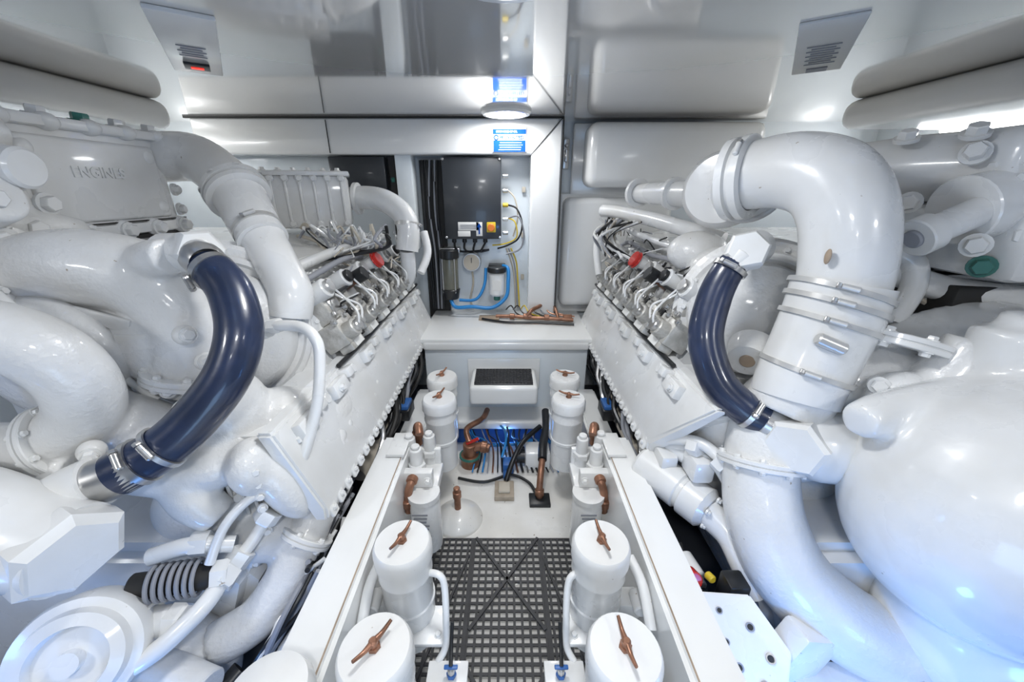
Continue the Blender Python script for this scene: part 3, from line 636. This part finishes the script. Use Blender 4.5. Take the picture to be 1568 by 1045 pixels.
b.ell((.80,.90,.5),(.16,.12,.18),CAST); b.ell((.62,.93,.62),(.07,.10,.12),CAST)
b.done(.008,3)
b=MB('outlet_flanges',E)
b.flange((.88,.80,.93),(.3,.2,1),.06,.10,.025,PAINT,8,.009); b.flange((.642,.775,.615),(-.1,-.4,-.9),.07,.098,.022,PAINT,10,.007)
for p in ((.80,.72,.86),(.84,.70,.74),(.92,.74,.88)): b.bolt(p,(-.5,-.8,.1),.014)
b.done()
b=MB('compressor_disc',E); ax=V(-.62,-.75,.1)
b.lathe((.70,1.18,1.255),ax,[(0,0),(.085,0),(.088,.02),(.088,.05),(.078,.06),(.07,.052),(.05,.056),(.045,.085),(.03,.09),(.02,.075),(0,.075)],PAINT,44)
b.tube([(.72,1.2,1.25),(.74,1.32,1.25),(.72,1.5,1.24)],.06,PAINT,seg=24); b.ring((.70,1.18,1.255),ax,.088,.010,PAINT)
b.lathe((.665,1.26,1.25),ax,[(0,-.06),(.10,-.06),(.115,-.04),(.115,.0),(.10,.02),(0,.02)],PAINT,44)
b.box((.62,1.14,1.34),(.03,.02,.04),CU,bev=.003); b.done()
b=MB('turbo_compressor_housing',E); ax=V(-.42,-.88,.2); c0=V(.75,1.10,.90)
b.lathe(c0,ax,[(0,-.1),(.215,-.1),(.225,-.03),(.225,.0),(.212,.004),(.212,.034),(.198,.04),(.185,.034),(.178,.055),(.16,.06),(.15,.046),(.14,.075),(.10,.10),(0,.10)],CAST,64)
for k in range(14):
    a=k*2*math.pi/14; o=axm(c0+ax*.036,ax)@V(.194*math.cos(a),.194*math.sin(a),0); b.bolt(o,ax,.008)
b.cyl((.69,.98,.84),(.65,.93,.82),.06,CAST,r1=.05); b.cyl((.655,.935,.822),(.65,.925,.82),.02,BROWN); b.done()
b=MB('rear_coolant_pipes',E)
b.tube([(.595,1.85,1.235),(.64,1.70,1.235),(.70,1.50,1.235),(.74,1.35,1.23)],[.038,.045,.05,.055],PAINT,seg=24)
b.lathe((.60,1.83,1.235),(-.3,1,0),[(.04,0),(.062,.002),(.062,.02),(.03,.022),(.028,.005),(0,.005)],PAINT)
b.lathe((.67,1.60,1.235),(-.3,1,0),[(.04,0),(.062,.002),(.062,.02),(.04,.022)],PAINT)
b.tube([(.49,2.02,1.15),(.54,1.93,1.148),(.63,1.70,1.13),(.72,1.48,1.10),(.78,1.40,1.08)],.030,PAINT,seg=20)
b.ell((.66,1.33,1.05),(.10,.08,.07),CAST); b.ell((.70,1.25,1.0),(.1,.1,.08),CAST)
b.tube([(.47,2.0,1.05),(.46,1.95,.95),(.47,1.9,.85)],.018,PAINT); b.tube([(.56,1.9,1.09),(.60,1.75,1.06),(.66,1.55,1.04)],.014,PAINT)
for k in range(26): b.tube([(.46+R(0,.15),2.0-R(0,.3),1.12),(.45+R(-.03,.08),1.95-R(0,.2),1.05),(.47+R(-.02,.09),1.9+R(-.25,.05),.97)],R(.003,.007),random.choice([GREY,PAINT,BEIGE,BLACK]),seg=7)
b.done()
b=MB('intercooler',E)
b.box((1.26,1.10,1.30),(.40,.50,.16),PAINT,bev=.05,seg=5)
b.tube([(.90,1.35,1.27),(.98,1.25,1.29),(1.06,1.10,1.30),(1.16,.90,1.30),(1.22,.7,1.30)],[.06,.075,.08,.08,.08],PAINT,seg=28)
b.cyl((.93,.86,1.165),(1.10,.88,1.235),.032,PAINT); b.cyl((.895,.855,1.15),(.93,.86,1.165),.042,PAINT); b.cyl((.888,.854,1.147),(.90,.856,1.152),.02,GREY)
b.cyl((1.02,.90,1.205),(1.35,.92,1.27),.075,PAINT); b.flange((1.10,.91,1.225),(1,.05,.2),.07,.092,.034,PAINT,8,.010)
b.box((1.25,1.0,1.14),(.34,.4,.16),PAINT,bev=.02)
for p,a in (((.985,1.05,1.365),(-.3,-.3,1)),((1.04,.95,1.365),(-.4,-.4,1)),((1.035,.93,1.325),(-.8,-.6,.3)),((1.09,.90,1.335),(-.6,-.6,.4)),((1.10,.86,1.30),(-.6,-.6,.1)),((1.03,.85,1.137),(-.7,-.7,0)),((.97,.98,1.13),(-.7,-.7,0)),((1.10,.83,1.16),(-.7,-.7,0)),((.93,1.12,1.30),(-.8,-.5,.2)),((1.0,1.0,1.22),(-.8,-.6,0))): b.bolt(p,a,.019)
b.bolt((1.065,.85,1.09),(-.7,-.7,0),.018,GREEN)
b.tube([(.94,1.02,1.10),(1.02,.97,1.09),(1.04,.95,1.02),(1.02,.95,.93)],.026,PAINT); b.tube([(1.02,1.0,1.05),(1.12,.95,1.015),(1.28,.90,1.0),(1.5,.88,1.0)],.032,PAINT)
b.tube([(.96,1.1,1.06),(1.05,1.05,1.05),(1.2,1.0,1.07)],.012,BLACK); b.box((1.3,1.0,.98),(.4,.2,.1),DARK)  # dark box paints the shaded gap under the cooler
for k in range(12): b.tube([(.95+R(0,.1),1.05,1.12),(1.0+R(0,.1),1.0,1.05+R(-.04,.04)),(1.15,.95,1.0+R(-.05,.08)),(1.35,.92,1.02)],R(.004,.009),random.choice([BLACK,GREY,BEIGE,PAINT]),seg=7)
b.done()
b=MB('gearcase_dome',E)
b.ell((.98,.56,.67),(.270,.24,.270),PAINT); b.tube([(.92,.66,.84),(.78,.66,.83),(.70,.64,.82)],[.07,.045,.035],PAINT); b.cyl((.99,.66,.85),(1.0,.68,1.0),.075,PAINT)
b.cyl((1.0,.68,.98),(1.0,.68,1.03),.045,PAINT); b.cyl((1.2,.9,.7),(1.15,.7,.7),.3,PAINT); b.ell((1.05,.55,.38),(.20,.18,.22),PAINT)
b.done(.009,6)
b=MB('raw_water_pipe',E)
b.tube([(.665,.82,.72),(.648,.79,.64),(.638,.75,.56),(.640,.70,.485),(.675,.64,.40),(.765,.585,.325),(.90,.55,.26),(1.05,.53,.22)],[.080,.082,.084,.086,.088,.088,.088,.088],CAST,seg=40,res=9)
b.done()
b=MB('starter_motor',E)
b.lathe((.435,.985,.44),(.55,-.83,-.06),[(0,0),(.05,0),(.058,.01),(.058,.14),(.052,.145),(.052,.155),(.060,.16),(.060,.215),(.045,.23),(0,.235)],PAINT,36)
b.cyl((.50,.97,.53),(.57,.86,.52),.032,PAINT); b.box((.54,.86,.53),(.06,.08,.07),PAINT,bev=.012); b.box((.48,.93,.50),(.05,.07,.05),PAINT,bev=.01)
b.tube([(.56,.80,.42),(.59,.74,.40),(.60,.68,.36),(.62,.64,.31)],[.045,.035,.028,.028],PAINT)
b.tube([(.45,.99,.52),(.50,.91,.58),(.54,.86,.60),(.58,.80,.58)],.016,PAINT); b.tube([(.47,.99,.50),(.52,.90,.56),(.57,.84,.55),(.60,.78,.50)],.012,PAINT); b.hexn((.52,.88,.58),(.4,-.8,.3),.026,.03,PAINT); b.hexn((.56,.82,.58),(.4,-.8,-.3),.024,.03,PAINT)
for k in range(5):
    a=k*1.256; q=axm((.565,.787,.426),(.55,-.83,-.06))@V(.042*math.cos(a),.042*math.sin(a),0); b.bolt(q,(.55,-.83,-.06),.007)
b.done()
b=MB('alternator_parts',E)
b.cyl((.475,.74,.32),(.49,.68,.31),.030,PAINT); b.cyl((.49,.68,.31),(.493,.66,.308),.02,STEEL)
for k in range(6): b.ring((.49,.70-k*.012,.285),(0,1,0),.024,.004,BLACK,18,8)
b.cyl((.452,.66,.36),(.452,.63,.375),.022,RED); b.cyl((.50,.66,.36),(.505,.64,.365),.010,YEL); b.box((.55,.63,.34),(.05,.05,.09),BLACK,bev=.006); b.box((.44,.58,.32),(.04,.04,.05),BLACK,bev=.005)
for k in range(12): b.tube([(.48+R(-.03,.03),.8,.30),(.50,.70,.24+R(0,.06)),(.55,.62,.26),(.62,.55,.28)],R(.004,.008),random.choice([BLACK,GREY,BLACK,PAINT]),seg=7)
b.done()
b=MB('mounting_plate',E)
pl=bmesh.new(); tri=[(-.09,.0),(.0,.085),(.11,.05),(.15,-.06),(.05,-.09)]
vs=[pl.verts.new((x,y,0)) for x,y in tri]; f=pl.faces.new(vs); ex=bmesh.ops.extrude_face_region(pl,geom=[f]); bmesh.ops.translate(pl,vec=(0,0,.012),verts=[v for v in ex['geom'] if isinstance(v,bmesh.types.BMVert)])
bmesh.ops.recalc_face_normals(pl,faces=pl.faces); bmesh.ops.bevel(pl,geom=pl.edges[:],offset=.003,segments=2,affect='EDGES')
PM=axm((.50,.555,.335),(-.15,-.55,.82),-.6)
b.bm(pl,PAINT,PM)
for x,y,r in ((-.03,.01,.007),(.03,.03,.009),(.085,.01,.010),(.10,-.04,.010),(.05,-.05,.009),(.01,-.03,.007)):
    p=PM@V(x,y,.0125); nz=(PM.to_3x3()@V(0,0,1)); b.lathe(p,nz,[(r,0),(r,.002),(r*.7,.002),(r*.7,.0005),(0,.0005)],STEEL if x>.05 else GREY,20); b.lathe(p,nz,[(r*.65,.001),(0,.001)],DARK,16)
b.box((.64,.53,.25),(.12,.06,.22),PAINT,rot=(0,.4,.2),bev=.008); b.prism([(.62,.0),(.62,.24),(1.2,.20),(1.2,0)],.36,.56,PAINT,bev=.02); b.done()
H=grp('coolant_hose')
b=MB('hose',H)
b.tube([(.578,.955,1.085),(.555,.952,1.052),(.531,.94,.986),(.512,.905,.894),(.536,.855,.80),(.585,.81,.75),(.625,.785,.73)],[.034,.038,.041,.042,.042,.041,.039],NAVY,seg=32,res=10); b.done()
b=MB('hose_clamps',H); b.clamp((.562,.952,1.065),(-.5,-.1,-.8),.040,.012,(-.5,-.7,.3),STEEL); b.clamp((.60,.80,.742),(.75,-.45,-.4),.042,.012,(-.2,-.7,.6),STEEL); b.done()
F=MB('hose_end_fittings',E)
F.hexn((.60,.965,1.10),(-.35,-.75,.35),.05,.045,PAINT,.3); F.cyl((.66,1.02,1.11),(.59,.96,1.10),.045,PAINT); F.cyl((.59,.955,1.10),(.57,.955,1.075),.036,PAINT)
F.cyl((.625,.785,.73),(.66,.76,.715),.040,STEEL)
F.tube([(.90,.76,.66),(.81,.745,.675),(.73,.735,.69),(.68,.73,.698)],[.085,.085,.082,.062],PAINT,seg=36); F.hexn((.685,.735,.70),(-.75,-.62,.12),.066,.055,PAINT,.3)
F.done()

# ---------------------------------------------------------------- blue service lamps low in the bilge + added unseen cool fill that tints the whites blue
def plight(name,loc,e,col,r=.05):
    l=bpy.data.lights.new(name,'POINT'); l.energy=e; l.color=col; l.shadow_soft_size=r
    o=bpy.data.objects.new(name,l); o.location=loc; scene.collection.objects.link(o)
BL=(.13,.38,1)
plight('bilge_led_light',(-.75,.22,.28),2.6,BL); plight('bilge_led_light',(.60,.25,.33),3.0,BL); plight('bilge_led_light',(.0,1.66,.06),.4,BL,.02)
plight('bilge_led_light',(-1.05,.2,.6),1.4,BL); plight('bilge_led_light',(.9,.15,.35),1.4,BL)
l=bpy.data.lights.new('cool_fill_light','AREA'); l.size=.5; l.energy=3.6; l.color=(.40,.64,1)  # added fill behind the camera, not a fixture
o=bpy.data.objects.new('cool_fill_light',l); o.location=(0,-.7,.45); o.rotation_euler=(math.radians(80),0,0); scene.collection.objects.link(o)

w=bpy.data.worlds.new('world'); scene.world=w; w.use_nodes=True; w.node_tree.nodes['Background'].inputs[0].default_value=(.8,.9,1,1); w.node_tree.nodes['Background'].inputs[1].default_value=.3
cd=bpy.data.cameras.new('camera'); co=bpy.data.objects.new('camera',cd); scene.collection.objects.link(co)
co.location=(0,0,1.25); co.rotation_euler=(math.radians(90-21.8),0,0)
cd.sensor_width=36; cd.lens=36*580/1568; cd.shift_x=9/1568; cd.clip_start=.02
scene.camera=co
scene.view_settings.view_transform='Standard'
scene.view_settings.exposure=0.12
